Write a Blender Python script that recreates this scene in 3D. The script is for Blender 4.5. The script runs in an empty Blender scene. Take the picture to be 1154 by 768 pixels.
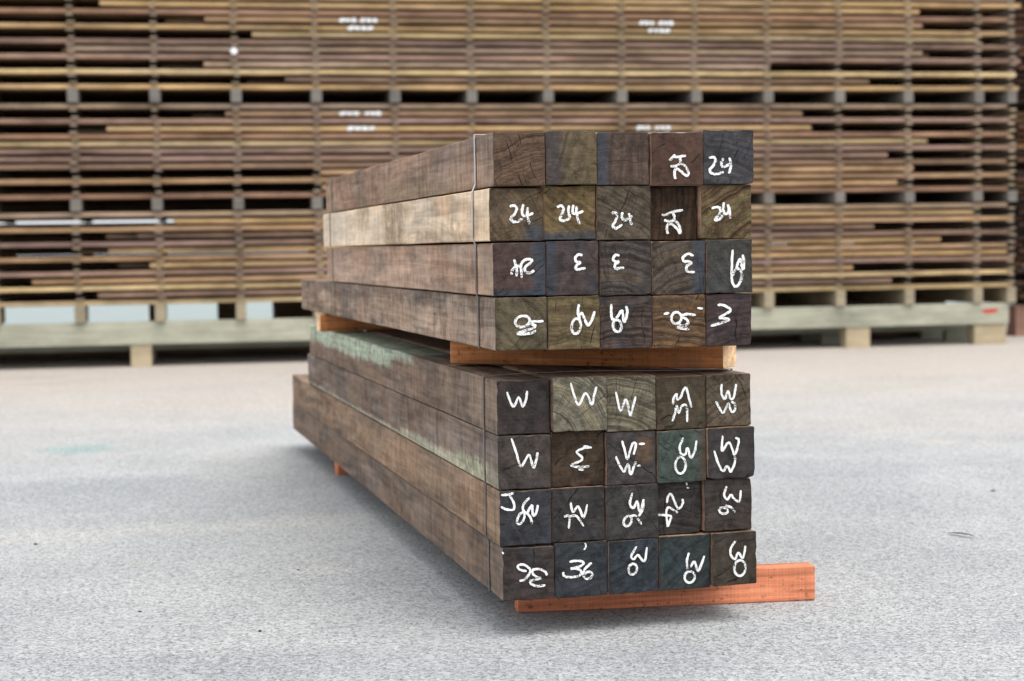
import bpy, bmesh, math, random
from mathutils import Matrix, Vector
from mathutils import noise as mnoise

# ------------------------------------------------------------------ camera
sc = bpy.context.scene
C = sc.collection
F_PX, PITCH, ROLL, CAM_H = 1842.1, 0.0556, -0.01522, 0.9044
cd = bpy.data.cameras.new('camera')
cam = bpy.data.objects.new('camera', cd)
C.objects.link(cam)
sc.camera = cam
cd.sensor_fit = 'HORIZONTAL'
cd.sensor_width = 36.0
cd.lens = F_PX / 1154 * 36
cd.clip_end = 2000
fw = Vector((0, math.cos(PITCH), -math.sin(PITCH)))
up = Vector((0, math.sin(PITCH), math.cos(PITCH)))
rt = Vector((1, 0, 0))
r2 = math.cos(ROLL) * rt + math.sin(ROLL) * up
u2 = -math.sin(ROLL) * rt + math.cos(ROLL) * up
m = Matrix((r2, u2, -fw)).transposed().to_4x4()
m.translation = (0, 0, CAM_H)
cam.matrix_world = m
cd.dof.use_dof = True
cd.dof.focus_distance = 3.80
cd.dof.aperture_fstop = 3.3
cd.dof.aperture_blades = 9

# ------------------------------------------------------------------ sky, sun, exposure
SUN_DIR = Vector((0.22, -0.38, 0.88)).normalized()      # towards the sun
w = bpy.data.worlds.new('World')
sc.world = w
w.use_nodes = True
nt = w.node_tree
nt.nodes.clear()
sky = nt.nodes.new('ShaderNodeTexSky')
sky.sky_type = 'NISHITA'
sky.sun_disc = False
sky.sun_elevation = math.asin(SUN_DIR.z)
sky.sun_rotation = math.atan2(SUN_DIR.x, SUN_DIR.y)
sky.air_density = 1.0
sky.dust_density = 4.0
hs = nt.nodes.new('ShaderNodeHueSaturation')
hs.inputs['Saturation'].default_value = 0.22            # overcast: the blue is veiled
bg = nt.nodes.new('ShaderNodeBackground')
bg.inputs['Strength'].default_value = 0.14
wo = nt.nodes.new('ShaderNodeOutputWorld')
nt.links.new(sky.outputs[0], hs.inputs['Color'])
veil = nt.nodes.new('ShaderNodeMix')                    # high cloud: an even white layer over the clear sky
veil.data_type = 'RGBA'
veil.inputs[0].default_value = 0.6
veil.inputs[7].default_value = (6.6, 6.8, 7.0, 1)
nt.links.new(hs.outputs[0], veil.inputs[6])
nt.links.new(veil.outputs[2], bg.inputs[0])
nt.links.new(bg.outputs[0], wo.inputs[0])
sl = bpy.data.lights.new('sun', 'SUN')
sl.energy = 1.1
sl.angle = math.radians(35)
sl.color = (1, 0.95, 0.88)
so = bpy.data.objects.new('sun', sl)
C.objects.link(so)
so.rotation_euler = SUN_DIR.to_track_quat('Z', 'Y').to_euler()
sc.view_settings.view_transform = 'Standard'
sc.view_settings.look = 'None'
sc.view_settings.gamma = 1
sc.view_settings.use_curve_mapping = False
sc.view_settings.exposure = 0.85

# ------------------------------------------------------------------ helpers
rnd = random.Random(7)


def lin(c):
    return tuple(((v / 255) / 12.92 if v / 255 <= 0.04045 else ((v / 255 + 0.055) / 1.055) ** 2.4) for v in c) + (1.0,)


def tag(o, label=None, cat=None, group=None, kind=None):
    if label: o['label'] = label
    if cat: o['category'] = cat
    if group: o['group'] = group
    if kind: o['kind'] = kind
    return o


def link(name, me, mats=(), parent=None, mw=None):
    o = bpy.data.objects.new(name, me)
    C.objects.link(o)
    for mt in mats:
        if me is not None and mt.name not in [x.name for x in me.materials if x]:
            me.materials.append(mt)
    if parent:
        o.parent = parent
    if mw is not None:
        o.matrix_world = mw
    return o


def frame(x, y, psi, z=0.0):
    return Matrix.Translation((x, y, z)) @ Matrix.Rotation(psi, 4, 'Z')


class G:
    """tiny shader graph writer"""
    def __init__(s, name):
        s.m = bpy.data.materials.new(name)
        s.m.use_nodes = True
        s.t = s.m.node_tree
        s.b = s.t.nodes['Principled BSDF']
        s.b.inputs['Specular IOR Level'].default_value = 0.12

    def n(s, typ, **kw):
        nd = s.t.nodes.new(typ)
        for k, v in kw.items():
            setattr(nd, k, v)
        return nd

    def put(s, sock, v):
        if isinstance(v, bpy.types.NodeSocket):
            s.t.links.new(v, sock)
        else:
            sock.default_value = v

    def math(s, op, a, b=0.0, c=0.0, clamp=False):
        nd = s.n('ShaderNodeMath', operation=op, use_clamp=clamp)
        s.put(nd.inputs[0], a); s.put(nd.inputs[1], b); s.put(nd.inputs[2], c)
        return nd.outputs[0]

    def mix(s, f, a, b, mode='MIX'):
        nd = s.n('ShaderNodeMix', data_type='RGBA', blend_type=mode)
        s.put(nd.inputs[0], f); s.put(nd.inputs[6], a); s.put(nd.inputs[7], b)
        return nd.outputs[2]

    def noise(s, vec, scale, detail=3, rough=0.55, dist=0.0, dim='3D', w=None):
        nd = s.n('ShaderNodeTexNoise', noise_dimensions=dim)
        if dim != '1D': s.put(nd.inputs['Vector'], vec)
        if w is not None: s.put(nd.inputs['W'], w)
        nd.inputs['Scale'].default_value = scale
        nd.inputs['Detail'].default_value = detail
        nd.inputs['Roughness'].default_value = rough
        nd.inputs['Distortion'].default_value = dist
        return nd.outputs[0]

    def obj(s):
        return s.n('ShaderNodeTexCoord').outputs['Object']

    def sep(s, v):
        nd = s.n('ShaderNodeSeparateXYZ'); s.put(nd.inputs[0], v)
        return nd.outputs

    def comb(s, x, y, z):
        nd = s.n('ShaderNodeCombineXYZ')
        s.put(nd.inputs[0], x); s.put(nd.inputs[1], y); s.put(nd.inputs[2], z)
        return nd.outputs[0]

    def mapv(s, v, loc=(0, 0, 0), scale=(1, 1, 1), rot=(0, 0, 0)):
        nd = s.n('ShaderNodeMapping')
        s.put(nd.inputs[0], v)
        nd.inputs[1].default_value = loc; nd.inputs[2].default_value = rot; nd.inputs[3].default_value = scale
        return nd.outputs[0]

    def step(s, v, a, b, lo=0.0, hi=1.0):
        nd = s.n('ShaderNodeMapRange', interpolation_type='SMOOTHSTEP')
        s.put(nd.inputs[0], v); s.put(nd.inputs[1], a); s.put(nd.inputs[2], b)
        nd.inputs[3].default_value = lo; nd.inputs[4].default_value = hi
        return nd.outputs[0]

    def bump(s, h, strength, dist=0.001):
        nd = s.n('ShaderNodeBump')
        nd.inputs['Strength'].default_value = strength
        nd.inputs['Distance'].default_value = dist
        s.put(nd.inputs['Height'], h)
        s.t.links.new(nd.outputs[0], s.b.inputs['Normal'])

    def out(s, col, rough=0.8):
        s.put(s.b.inputs['Base Color'], col)
        s.put(s.b.inputs['Roughness'], rough)
        return s.m


def scl(c, k):
    return tuple(v * k for v in c[:3]) + (1.0,)


def end_material(name, base, seed, centre, freq=95, ring=0.5, band=None, stain=0.35, stain_col=(50, 54, 62), tan=None, fine=1.0):
    """sawn end grain: growth rings about a pith outside or inside the face, blue-grey stain, drying checks"""
    R = random.Random(seed)
    g = G(name)
    p = g.obj()
    x, y, z = g.sep(p)
    off = (R.uniform(-9, 9), R.uniform(-9, 9), R.uniform(-9, 9))
    q = g.mapv(p, loc=off)
    wob = g.noise(q, 14, 3, 0.5)
    dx = g.math('SUBTRACT', x, centre[0]); dz = g.math('SUBTRACT', z, centre[1])
    d = g.math('SQRT', g.math('ADD', g.math('MULTIPLY', dx, dx), g.math('MULTIPLY', dz, dz)))
    d = g.math('ADD', d, g.math('MULTIPLY', wob, 0.035))
    rings = g.noise(None, freq, 3.5, 0.62, dim='1D', w=g.math('ADD', d, off[0]))
    broad = g.noise(None, freq * 0.22, 1.5, 0.5, dim='1D', w=g.math('ADD', d, off[1]))
    b = lin(base)
    lum = .3 * b[0] + .59 * b[1] + .11 * b[2]
    b = tuple((v * 1.04 - lum * .04) * .52 for v in b[:3]) + (1.0,)
    dark = scl(b, 0.36)
    lite = tuple(min(1, v * 1.7) for v in b[:3]) + (1.0,)
    col = g.mix(g.step(rings, 0.36, 0.62), g.mix(ring, b, dark), g.mix(ring, b, lite))
    col = g.mix(g.math('MULTIPLY', g.step(broad, 0.5, 0.68), 0.55 * min(1, ring + .2)), col, scl(lin(tan), .72) if tan else scl(b, 1.5))
    # blue-grey iron / weather stain
    st = g.noise(q, 11, 4, 0.6, 0.6)
    sm = g.math('MULTIPLY', g.step(st, 0.62 - 0.3 * stain, 0.80 - 0.3 * stain), min(0.85, 0.35 + stain))
    col = g.mix(sm, col, scl(lin(stain_col), .62))
    mot = g.noise(q, 24, 5, 0.7, 0.8)
    col = g.mix(g.step(mot, .50, .36, 0, .6), col, scl(b, .45))
    col = g.mix(g.step(mot, .56, .70, 0, .5), col, scl(b, 1.6))
    if band:
        for (bx0, bx1, bz0, bz1, bc, soft) in band:
            n2 = g.math('MULTIPLY', g.math('SUBTRACT', g.noise(q, 26, 3), 0.5), soft * 2.2)
            xa = g.math('ADD', x, n2); za = g.math('ADD', z, n2)
            mk = g.math('MULTIPLY', g.step(xa, bx0 - soft, bx0 + soft), g.step(xa, bx1 - soft, bx1 + soft, 1, 0))
            mk = g.math('MULTIPLY', mk, g.math('MULTIPLY', g.step(za, bz0 - soft, bz0 + soft), g.step(za, bz1 - soft, bz1 + soft, 1, 0)))
            col = g.mix(g.math('MULTIPLY', mk, 0.8), col, scl(lin(bc), .66))
    # saw scratches and fine pores
    ang = R.uniform(-0.7, 0.7)
    sq = g.mapv(q, rot=(0, ang, 0), scale=(14, 1, 190))
    scr = g.noise(sq, 1.6, 3, 0.6)
    pores = g.noise(q, 520, 2, 0.7)
    blot = g.noise(q, 45, 5, 0.65)
    v = g.math('ADD', g.math('MULTIPLY', g.math('SUBTRACT', scr, 0.5), 0.9 * fine), 1.0)
    v = g.math('ADD', v, g.math('MULTIPLY', g.math('SUBTRACT', pores, 0.5), 1.3))
    v = g.math('ADD', v, g.math('MULTIPLY', g.math('SUBTRACT', blot, 0.5), 2.0))
    vv = g.comb(v, v, v)
    col = g.mix(1.0, col, vv, 'MULTIPLY')
    # radial drying checks: thin dark cracks running out from the pith
    an = g.math('ARCTAN2', dz, dx)
    ck = g.noise(None, 55, 2, 0.6, dim='1D', w=g.math('ADD', g.math('ADD', an, g.math('MULTIPLY', wob, .10)), off[2]))
    cm = g.math('MULTIPLY', g.step(ck, 0.64, 0.69), g.step(g.noise(q, 20, 2), 0.46, 0.58))
    col = g.mix(g.math('MULTIPLY', cm, 0.85), col, scl(b, 0.14))
    h = g.math('ADD', g.math('MULTIPLY', rings, 0.5), g.math('MULTIPLY', scr, 0.8))
    h = g.math('SUBTRACT', h, g.math('MULTIPLY', cm, 1.2))
    h = g.math('ADD', h, g.math('MULTIPLY', pores, 0.5))
    g.bump(h, 0.5, 0.0015)
    return g.out(col, 0.78)


def side_material(name, base, seed, patches=(), contrast=1.0, saw=0.5):
    """weathered rough-sawn long grain (grain along local Y)"""
    R = random.Random(seed)
    g = G(name)
    p = g.obj()
    x, y, z = g.sep(p)
    off = (R.uniform(-9, 9), R.uniform(-9, 9), R.uniform(-9, 9))
    q = g.mapv(p, loc=off)
    gr = g.noise(g.mapv(q, scale=(1, 0.045, 1)), 75, 5, 0.65, 0.4)
    gr2 = g.noise(g.mapv(q, scale=(1, 0.10, 1)), 17, 4, 0.6, 0.8)
    blot = g.noise(g.mapv(q, scale=(1, 0.5, 1)), 5, 4, 0.6)
    sawn = g.noise(g.mapv(q, scale=(6, 170, 6), rot=(R.uniform(.04, .1), 0, 0)), 1.0, 2, 0.5)
    drip = g.noise(g.mapv(q, scale=(1, 1, 0.12)), 42, 4, 0.65)
    b = lin(base)
    b = (b[0] * 1.27, b[1] * 1.24, b[2] * 1.24, 1)
    col = g.mix(g.step(gr2, 0.32, 0.68), scl(b, 0.50), scl(b, 1.32))
    warm = (b[0] * 1.14, b[1] * 0.96, b[2] * 0.84, 1)
    cool = (b[0] * 0.82, b[1] * 0.86, b[2] * 0.95, 1)
    col = g.mix(g.step(blot, 0.4, 0.6), col, g.mix(0.55, col, warm))
    col = g.mix(g.math('MULTIPLY', g.step(blot, 0.5, 0.3), 0.6), col, cool)
    for (py0, py1, pz0, pz1, pc, soft, amt) in patches:
        n2 = g.math('SUBTRACT', g.noise(g.mapv(q, scale=(1, 0.6, 1)), 24, 6, 0.75), 0.5)
        ya = g.math('ADD', y, g.math('MULTIPLY', n2, soft * 6)); za = g.math('ADD', z, g.math('MULTIPLY', n2, soft * 3.5))
        mk = g.math('MULTIPLY', g.step(ya, py0 - soft * 2, py0 + soft * 2), g.step(ya, py1 - soft * 2, py1 + soft * 2, 1, 0))
        mk = g.math('MULTIPLY', mk, g.math('MULTIPLY', g.step(za, pz0 - soft * .6, pz0 + soft * .6), g.step(za, pz1 - soft * .6, pz1 + soft * .6, 1, 0)))
        mk = g.math('MULTIPLY', mk, g.step(g.noise(q, 34, 5, .75), 0.30, 0.58, 0.25, 1.0))
        col = g.mix(g.math('MULTIPLY', mk, amt), col, lin(pc))
    v = g.math('ADD', 1.0, g.math('MULTIPLY', g.math('SUBTRACT', gr, 0.5), 1.45 * contrast))
    v = g.math('ADD', v, g.math('MULTIPLY', g.math('SUBTRACT', sawn, 0.5), 0.35 * saw))
    v = g.math('ADD', v, g.math('MULTIPLY', g.math('SUBTRACT', drip, 0.5), 1.25 * contrast))
    mott = g.noise(g.mapv(q, scale=(1, .7, 1)), 30, 5, 0.7)
    v = g.math('ADD', v, g.math('MULTIPLY', g.math('SUBTRACT', mott, 0.5), 1.1 * contrast))
    stn = g.noise(g.mapv(q, scale=(1, .55, 1)), 7, 5, .7, .6)
    v = g.math('MULTIPLY', v, g.step(stn, .34, .52, 1 - .30 * contrast, 1.0))
    col = g.mix(1.0, col, g.comb(v, v, v), 'MULTIPLY')
    sp = g.step(g.noise(q, 120, 3, 0.7), 0.66, 0.74)
    col = g.mix(g.math('MULTIPLY', sp, 0.45), col, scl(b, 0.3))
    h = g.math('ADD', gr, g.math('MULTIPLY', sawn, 0.7 * saw))
    g.bump(h, 0.55, 0.002)
    return g.out(col, 0.82)


def tone_material(name, vary=1.0, grain=(0.05, 1, 1), rough=0.85):
    """distant board wood; the board's own colour comes from the object"""
    g = G(name)
    p = g.obj()
    oi = g.n('ShaderNodeObjectInfo')
    rn = g.math('MULTIPLY', oi.outputs['Random'], 50.0)
    q = g.n('ShaderNodeVectorMath', operation='ADD')
    g.put(q.inputs[0], p); g.put(q.inputs[1], g.comb(rn, rn, rn))
    q = q.outputs[0]
    a = g.noise(g.mapv(q, scale=grain), 40, 4, 0.65)
    b = g.noise(g.mapv(q, scale=(0.5, 1, 1)), 2.6, 5, 0.7)
    v = g.math('ADD', 1.0, g.math('MULTIPLY', g.math('SUBTRACT', a, 0.5), 1.3 * vary))
    v = g.math('ADD', v, g.math('MULTIPLY', g.math('SUBTRACT', b, 0.5), 2.4 * vary))
    hue = g.noise(g.mapv(q, scale=(.45, 1, 1)), 1.3, 3, .6)
    tint = g.mix(g.step(hue, .36, .64), (1.0, .97, .94, 1), (1.06, 1.0, .84, 1)) if vary > .7 else (1, 1, 1, 1)
    col = g.mix(1.0, g.mix(1.0, oi.outputs['Color'], tint, 'MULTIPLY'), g.comb(v, v, v), 'MULTIPLY')
    g.bump(a, 0.4, 0.002)
    return g.out(col, rough)


def box_bm(bm, x0, x1, y0, y1, z0, z1, jit=0.0, R=rnd):
    j = lambda: R.uniform(-jit, jit) if jit else 0.0
    vs = [bm.verts.new((x + j(), y + j(), z + j())) for x in (x0, x1) for y in (y0, y1) for z in (z0, z1)]
    for f in ((0, 1, 3, 2), (4, 6, 7, 5), (0, 4, 5, 1), (2, 3, 7, 6), (0, 2, 6, 4), (1, 5, 7, 3)):
        bm.faces.new([vs[i] for i in f])


def mesh_from(bm, name):
    bmesh.ops.recalc_face_normals(bm, faces=bm.faces)
    me = bpy.data.meshes.new(name)
    bm.to_mesh(me)
    bm.free()
    return me


def sawn_mesh(name, wd, ln, ht, seed, seg=None, chamfer=0.0025, wave=0.0012, front=False):
    """a sawn timber: chamfered section swept along local Y, arrises and faces slightly uneven; slot 0 sides, slot 1 ends"""
    R = random.Random(seed)
    bm = bmesh.new()
    n = seg or max(6, int(ln / 0.06))
    c = chamfer
    K = 7 if front else 1
    cor = [((c, 0), (wd - c, 0)), ((wd, c), (wd, ht - c)), ((wd - c, ht), (c, ht)), ((0, ht - c), (0, c))]
    sec = [(p[0] + (q[0] - p[0]) * t / K, p[1] + (q[1] - p[1]) * t / K) for p, q in cor for t in range(K + 1)]
    so = R.uniform(0, 100)
    rings = []
    for i in range(n + 1):
        yy = ln * i / n
        if front: yy = (0.0, .006, .014, .03)[i] if i < 4 else .03 + (ln - .03) * (i - 3) / (n - 3)
        near = front and i < 3
        ring = []
        for k, (px, pz) in enumerate(sec):
            nz = mnoise.noise(Vector((so + k * 0.37, yy * 2.1, 0))) * wave
            nx = mnoise.noise(Vector((so + 31 + k * 0.37, yy * 2.1, 0))) * wave
            cj = abs(mnoise.noise(Vector((so + 7 + k // 2 * 5.0, yy * 14, 3)))) ** 2 * c * 1.6 if not front else 0.0
            sx = 1 if px < wd / 2 else -1
            sz = 1 if pz < ht / 2 else -1
            if front:                                        # splintered, slightly ragged arris and face edge
                chip = max(0.0, mnoise.noise(Vector((so + px * 60, pz * 60, yy * 9))) - .12) * (.0052 if i == 0 else .003 if near else .0016)
                chip += abs(mnoise.noise(Vector((so + px * 190, pz * 190, yy * 30)))) * (.0012 if near else .0006)
                nx += chip if px < wd * .2 else -chip if px > wd * .8 else 0
                nz += chip if pz < ht * .2 else -chip if pz > ht * .8 else 0
            ring.append(bm.verts.new((px + nx + sx * cj * .6, yy, pz + nz + sz * cj * .6)))
        rings.append(ring)
    N = len(sec)
    for i in range(n):
        for k in range(N):
            bm.faces.new((rings[i][k], rings[i][(k + 1) % N], rings[i + 1][(k + 1) % N], rings[i + 1][k]))
    for ring, sgn in ((rings[0], -1), (rings[-1], 1)):
        inner = []
        cxm, czm = wd / 2, ht / 2
        for v in ring:
            d = Vector((v.co.x - cxm, 0, v.co.z - czm))
            e = 0.0016
            inner.append(bm.verts.new((cxm + d.x * (1 - e / max(.02, abs(d.x)) * 1), v.co.y + sgn * 0.0013, czm + d.z * (1 - e / max(.02, abs(d.z))))))
        for k in range(N):
            f = bm.faces.new((ring[k], ring[(k + 1) % N], inner[(k + 1) % N], inner[k]))
            f.material_index = 1
        f = bm.faces.new(inner)
        f.material_index = 1
    return mesh_from(bm, name)


ORD = ['first', 'second', 'third', 'fourth', 'fifth', 'sixth', 'seventh', 'eighth', 'ninth', 'tenth', 'eleventh',
       'twelfth', 'thirteenth', 'fourteenth', 'fifteenth', 'sixteenth', 'seventeenth']

# ------------------------------------------------------------------ ground
def ground_material():
    g = G('yard_asphalt')
    p = g.obj()
    x, y, z = g.sep(p)
    agg = g.n('ShaderNodeTexVoronoi', feature='F1')
    g.put(agg.inputs['Vector'], p); agg.inputs['Scale'].default_value = 150
    aggc = g.sep(agg.outputs['Color'])[0]
    fine = g.noise(p, 330, 3, 0.75)
    mid = g.noise(p, 45, 4, 0.65)
    big = g.noise(p, 1.3, 5, 0.6)
    huge = g.noise(g.mapv(p, scale=(0.5, 1, 1)), 0.7, 4, 0.55)
    base = g.mix(g.step(big, 0.3, 0.7), (0.350, 0.362, 0.372, 1), (0.430, 0.437, 0.442, 1))
    # warm dust towards the timber racks, broken by noise
    yy = g.math('ADD', y, g.math('MULTIPLY', g.math('SUBTRACT', huge, 0.5), 7.0))
    dust = g.step(yy, 6.0, 12.5)
    base = g.mix(g.math('MULTIPLY', dust, 0.8), base, (0.50, 0.44, 0.385, 1))
    d2 = g.noise(g.mapv(p, scale=(0.35, 1.4, 1)), 2.2, 5, 0.65)
    base = g.mix(g.math('MULTIPLY', g.step(d2, 0.56, 0.72), g.step(y, 9.0, 12.5, 0, 0.65)), base, (0.30, 0.215, 0.16, 1))
    # sandy scuffs
    sandm = g.math('MULTIPLY', g.step(g.noise(g.mapv(p, scale=(.6, 1.5, 1)), 1.7, 6, 0.7), 0.60, 0.70), 0.35)
    base = g.mix(sandm, base, (0.46, 0.425, 0.38, 1))

    def spot(cx, cy, rx, ry, col, amt, base, ns=9, rag=1.1, lo=0.55, hi=1.0):
        dx = g.math('DIVIDE', g.math('SUBTRACT', x, cx), rx)
        dy = g.math('DIVIDE', g.math('SUBTRACT', y, cy), ry)
        d = g.math('SQRT', g.math('ADD', g.math('MULTIPLY', dx, dx), g.math('MULTIPLY', dy, dy)))
        d = g.math('ADD', d, g.math('MULTIPLY', g.math('SUBTRACT', g.noise(p, ns, 5, 0.7), 0.5), rag * 2))
        return g.mix(g.math('MULTIPLY', g.step(d, hi, lo), amt), base, col)
    base = spot(-2.03, 7.62, 0.20, 0.24, (0.23, 0.36, 0.345, 1), 0.6, base, 17, 1.9)          # teal paint splash
    base = spot(1.93, 7.40, 0.09, 0.14, (0.52, 0.46, 0.40, 1), 0.4, base, 16)         # pale sand scuffs
    base = spot(2.14, 7.35, 0.04, 0.09, (0.55, 0.49, 0.44, 1), 0.35, base, 16)
    base = spot(-1.35, 6.2, 0.75, 0.55, (0.275, 0.295, 0.315, 1), 0.4, base, 2.5, .9)
    base = spot(1.2, 6.6, 0.7, 0.4, (0.29, 0.31, 0.325, 1), 0.4, base, 2.5, .9)
    base = spot(-.2, 3.55, 0.9, 0.18, (0.27, 0.285, 0.305, 1), 0.35, base, 4, .9)
    base = spot(-0.55, 4.62, 0.12, 0.07, (0.56, 0.53, 0.49, 1), 0.3, base, 22)
    # a faint pale rake line crossing the yard
    ln = g.math('ADD', g.math('SUBTRACT', y, 5.32), g.math('MULTIPLY', g.math('ADD', x, 1.2), -0.24))
    ln = g.math('ADD', ln, g.math('MULTIPLY', g.math('SUBTRACT', g.noise(p, 3, 5, .65), 0.5), 0.5))
    lm = g.math('MULTIPLY', g.step(ln, -0.16, -0.02), g.step(ln, 0.04, 0.22, 1, 0))
    lm = g.math('MULTIPLY', lm, g.step(x, -0.45, 0.2, 1, 0))
    base = g.mix(g.math('MULTIPLY', lm, 0.35), base, (0.50, 0.49, 0.465, 1))
    # aggregate speckle
    v = g.math('ADD', 1.0, g.math('MULTIPLY', g.math('SUBTRACT', aggc, 0.5), 0.50))
    v = g.math('ADD', v, g.math('MULTIPLY', g.math('SUBTRACT', fine, 0.5), 1.25))
    v = g.math('ADD', v, g.math('MULTIPLY', g.math('SUBTRACT', mid, 0.5), 0.8))
    col = g.mix(1.0, base, g.comb(v, v, v), 'MULTIPLY')
    pit = g.step(agg.outputs['Distance'], 0.62, 0.85)
    col = g.mix(g.math('MULTIPLY', pit, 0.55), col, (0.09, 0.092, 0.095, 1))
    h = g.math('SUBTRACT', g.math('ADD', fine, g.math('MULTIPLY', aggc, 0.7)), pit)
    g.bump(h, 0.7, 0.003)
    return g.out(col, 0.85)


bm = bmesh.new()
vs = [bm.verts.new(v) for v in ((-400, -120, 0), (400, -120, 0), (400, 700, 0), (-400, 700, 0))]
bm.faces.new(vs)
tag(link('ground', mesh_from(bm, 'ground'), [ground_material()]), kind='structure')
g = G('far_ground_tone')  # added ground patch; brightness seen through the bays is put into its colour
pn = g.noise(g.obj(), 2.0, 5, 0.6)
bm = bmesh.new()
bm.faces.new([bm.verts.new(v) for v in ((-60, 19, .004), (60, 19, .004), (60, 90, .004), (-60, 90, .004))])
tag(link('far_ground_patch', mesh_from(bm, 'far_ground_patch'), [g.out(g.mix(pn, (.22, .26, .255, 1), (.29, .33, .325, 1)), .8)]), kind='structure')

# ------------------------------------------------------------------ background rack
RK = frame(-3.4765, 13.1405, 0.17398)
RKi = RK.inverted()
GS = 0.6431                                   # spacing of the sticker columns
camR = RKi @ Vector((0, 0, CAM_H))
M_board = tone_material('board_wood')
M_stick = tone_material('sticker_wood', 0.8, (1, .1, 1))
M_rail = tone_material('pale_rail_timber', 0.6)
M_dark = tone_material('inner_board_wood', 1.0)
g = G('white_marking_paint'); M_paint = g.out((.80, .82, .83, 1), .6)
g = G('red_marking_paint'); M_red = g.out((.45, .06, .05, 1), .6)

TONES = [((152, 126, 102), 'brown', 5), ((170, 144, 112), 'tan', 5), ((134, 112, 104), 'dusky brown', 4), ((142, 114, 98), 'reddish brown', 2),
         ((180, 160, 128), 'pale straw', 2), ((120, 100, 88), 'dark brown', 3), ((146, 128, 114), 'greyish brown', 2)]
TW = [t for t in TONES for _ in range(t[2])]
NL = 13
PACKS = [('lowest', 0.507, 1.276), ('middle', 1.362, 2.143), ('top', 2.240, 3.142)]
NLS = (13, 13, 15)
BW = 0.15
X_L, X_R = -3.4, 8.03
COLS = [c * GS for c in range(0, 13)] + [12.50 * GS]


def pxx(px):                                   # pixel column -> rack x near mid height (used once to note the board ends)
    xs = [-96, -5, 83, 176, 263, 355, 440, 535, 620, 705, 790, 865, 947, 1022, 1102, 1137]
    cs = [-2, -1, 0, 1, 2, 3, 4, 5, 6, 7, 8, 9, 10, 11, 12, 12.45]
    for i in range(len(xs) - 1):
        if px <= xs[i + 1]:
            return (cs[i] + (px - xs[i]) / (xs[i + 1] - xs[i]) * (cs[i + 1] - cs[i])) * GS
    return 12.5 * GS


# ends of the shorter front boards, pack -> layer (0 = lowest) -> left end, right end in photo columns
SHORT = {
    2: {1: (320, 980), 3: (229, 868), 5: (78, 1038), 7: (283, 1103), 9: (231, 1038), 11: (116, 1035)},
    1: {1: (360, 1010), 3: (358, 1028), 5: (None, 1000), 7: (None, 1044), 9: (120, 915), 11: (251, 905)},
    0: {1: (105, 1004), 3: (34, 962), 5: (165, None), 7: (118, 1060), 9: (152, 985), 11: (192, 1098)},
}
board_count = 0
rear_bm = bmesh.new()
marks_at = {}
for pi, (pname, pz0, pz1) in enumerate(PACKS):
    NL = NLS[pi]
    pitch = (pz1 - pz0) / NL
    th = pitch * 0.60
    for L in range(NL):
        z0 = pz0 + L * pitch + rnd.uniform(-.0015, .0015)
        s = SHORT[pi].get(L)
        leak = (pi == 0 and L == 11)
        for row in range(8):
            xl, xr = X_L + rnd.uniform(-.1, .1), X_R + rnd.uniform(-.03, .06) + (0.05 if pi == 2 else 0)
            if s:
                if row == 0:
                    if s[0]: xl = pxx(s[0])
                    if s[1]: xr = pxx(s[1])
                else:
                    if s[0] and row < 5: xl = pxx(s[0]) + rnd.uniform(-.35, .5)
                    if s[1] and row < 5: xr = pxx(s[1]) + rnd.uniform(-.6, .2)
            if leak:
                xl = max(xl, pxx(192)) if row == 0 else pxx(190) + rnd.uniform(0, .1)
            y0 = row * BW + rnd.uniform(-.006, .008)
            if row >= 3:
                box_bm(rear_bm, xl, xr, y0, y0 + BW - .012, z0, z0 + th)
                continue
            # long layers are two boards butted on a sticker column now and then
            t = rnd.choice(TW)
            if row == 0 and pi == 0 and L == 2: t = TONES[4]
            bm = bmesh.new()
            ln = xr - xl
            n = max(4, int(ln / 0.5))
            dz = [rnd.uniform(-.0022, .0018) for _ in range(n + 1)]
            dy = [rnd.uniform(-.003, .003) for _ in range(n + 1)]
            R4 = []
            for i in range(n + 1):
                xx = ln * i / n
                c = .002
                R4.append([bm.verts.new((xx, a + dy[i], b + dz[i])) for a, b in ((0, c), (c, 0), (BW - .012, 0), (BW - .012, th), (c, th), (0, th - c))])
            for i in range(n):
                for k in range(6):
                    bm.faces.new((R4[i][k], R4[i][(k + 1) % 6], R4[i + 1][(k + 1) % 6], R4[i + 1][k]))
            bm.faces.new(R4[0]); bm.faces.new(R4[-1])
            me = mesh_from(bm, 'stacked_board')
            o = link('stacked_board', me, [M_board], mw=RK @ Matrix.Translation((xl, y0, z0)))
            k = rnd.uniform(0.62, 1.12)
            o.color = scl(lin(t[0]), k)
            if row == 0:
                end = ''
                if s and (s[0] or s[1]): end = ' short'
                tag(o, '%s%s front board, %s layer up in the %s pack of the background rack' % (t[1], end, ORD[L], pname), 'board', 'boards stacked in the background rack')
                marks_at[(pi, L)] = (o, xl, z0, th)
            else:
                tag(o, 'shaded board lying behind the front boards of the background rack', 'board', 'inner boards of the background rack')
            board_count += 1
# deep inner boards, nobody could count them from the yard
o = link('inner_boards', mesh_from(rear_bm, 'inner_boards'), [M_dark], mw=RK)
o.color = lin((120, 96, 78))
tag(o, 'shaded boards deep inside the background rack between the stickers', 'boards', kind='stuff')

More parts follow.
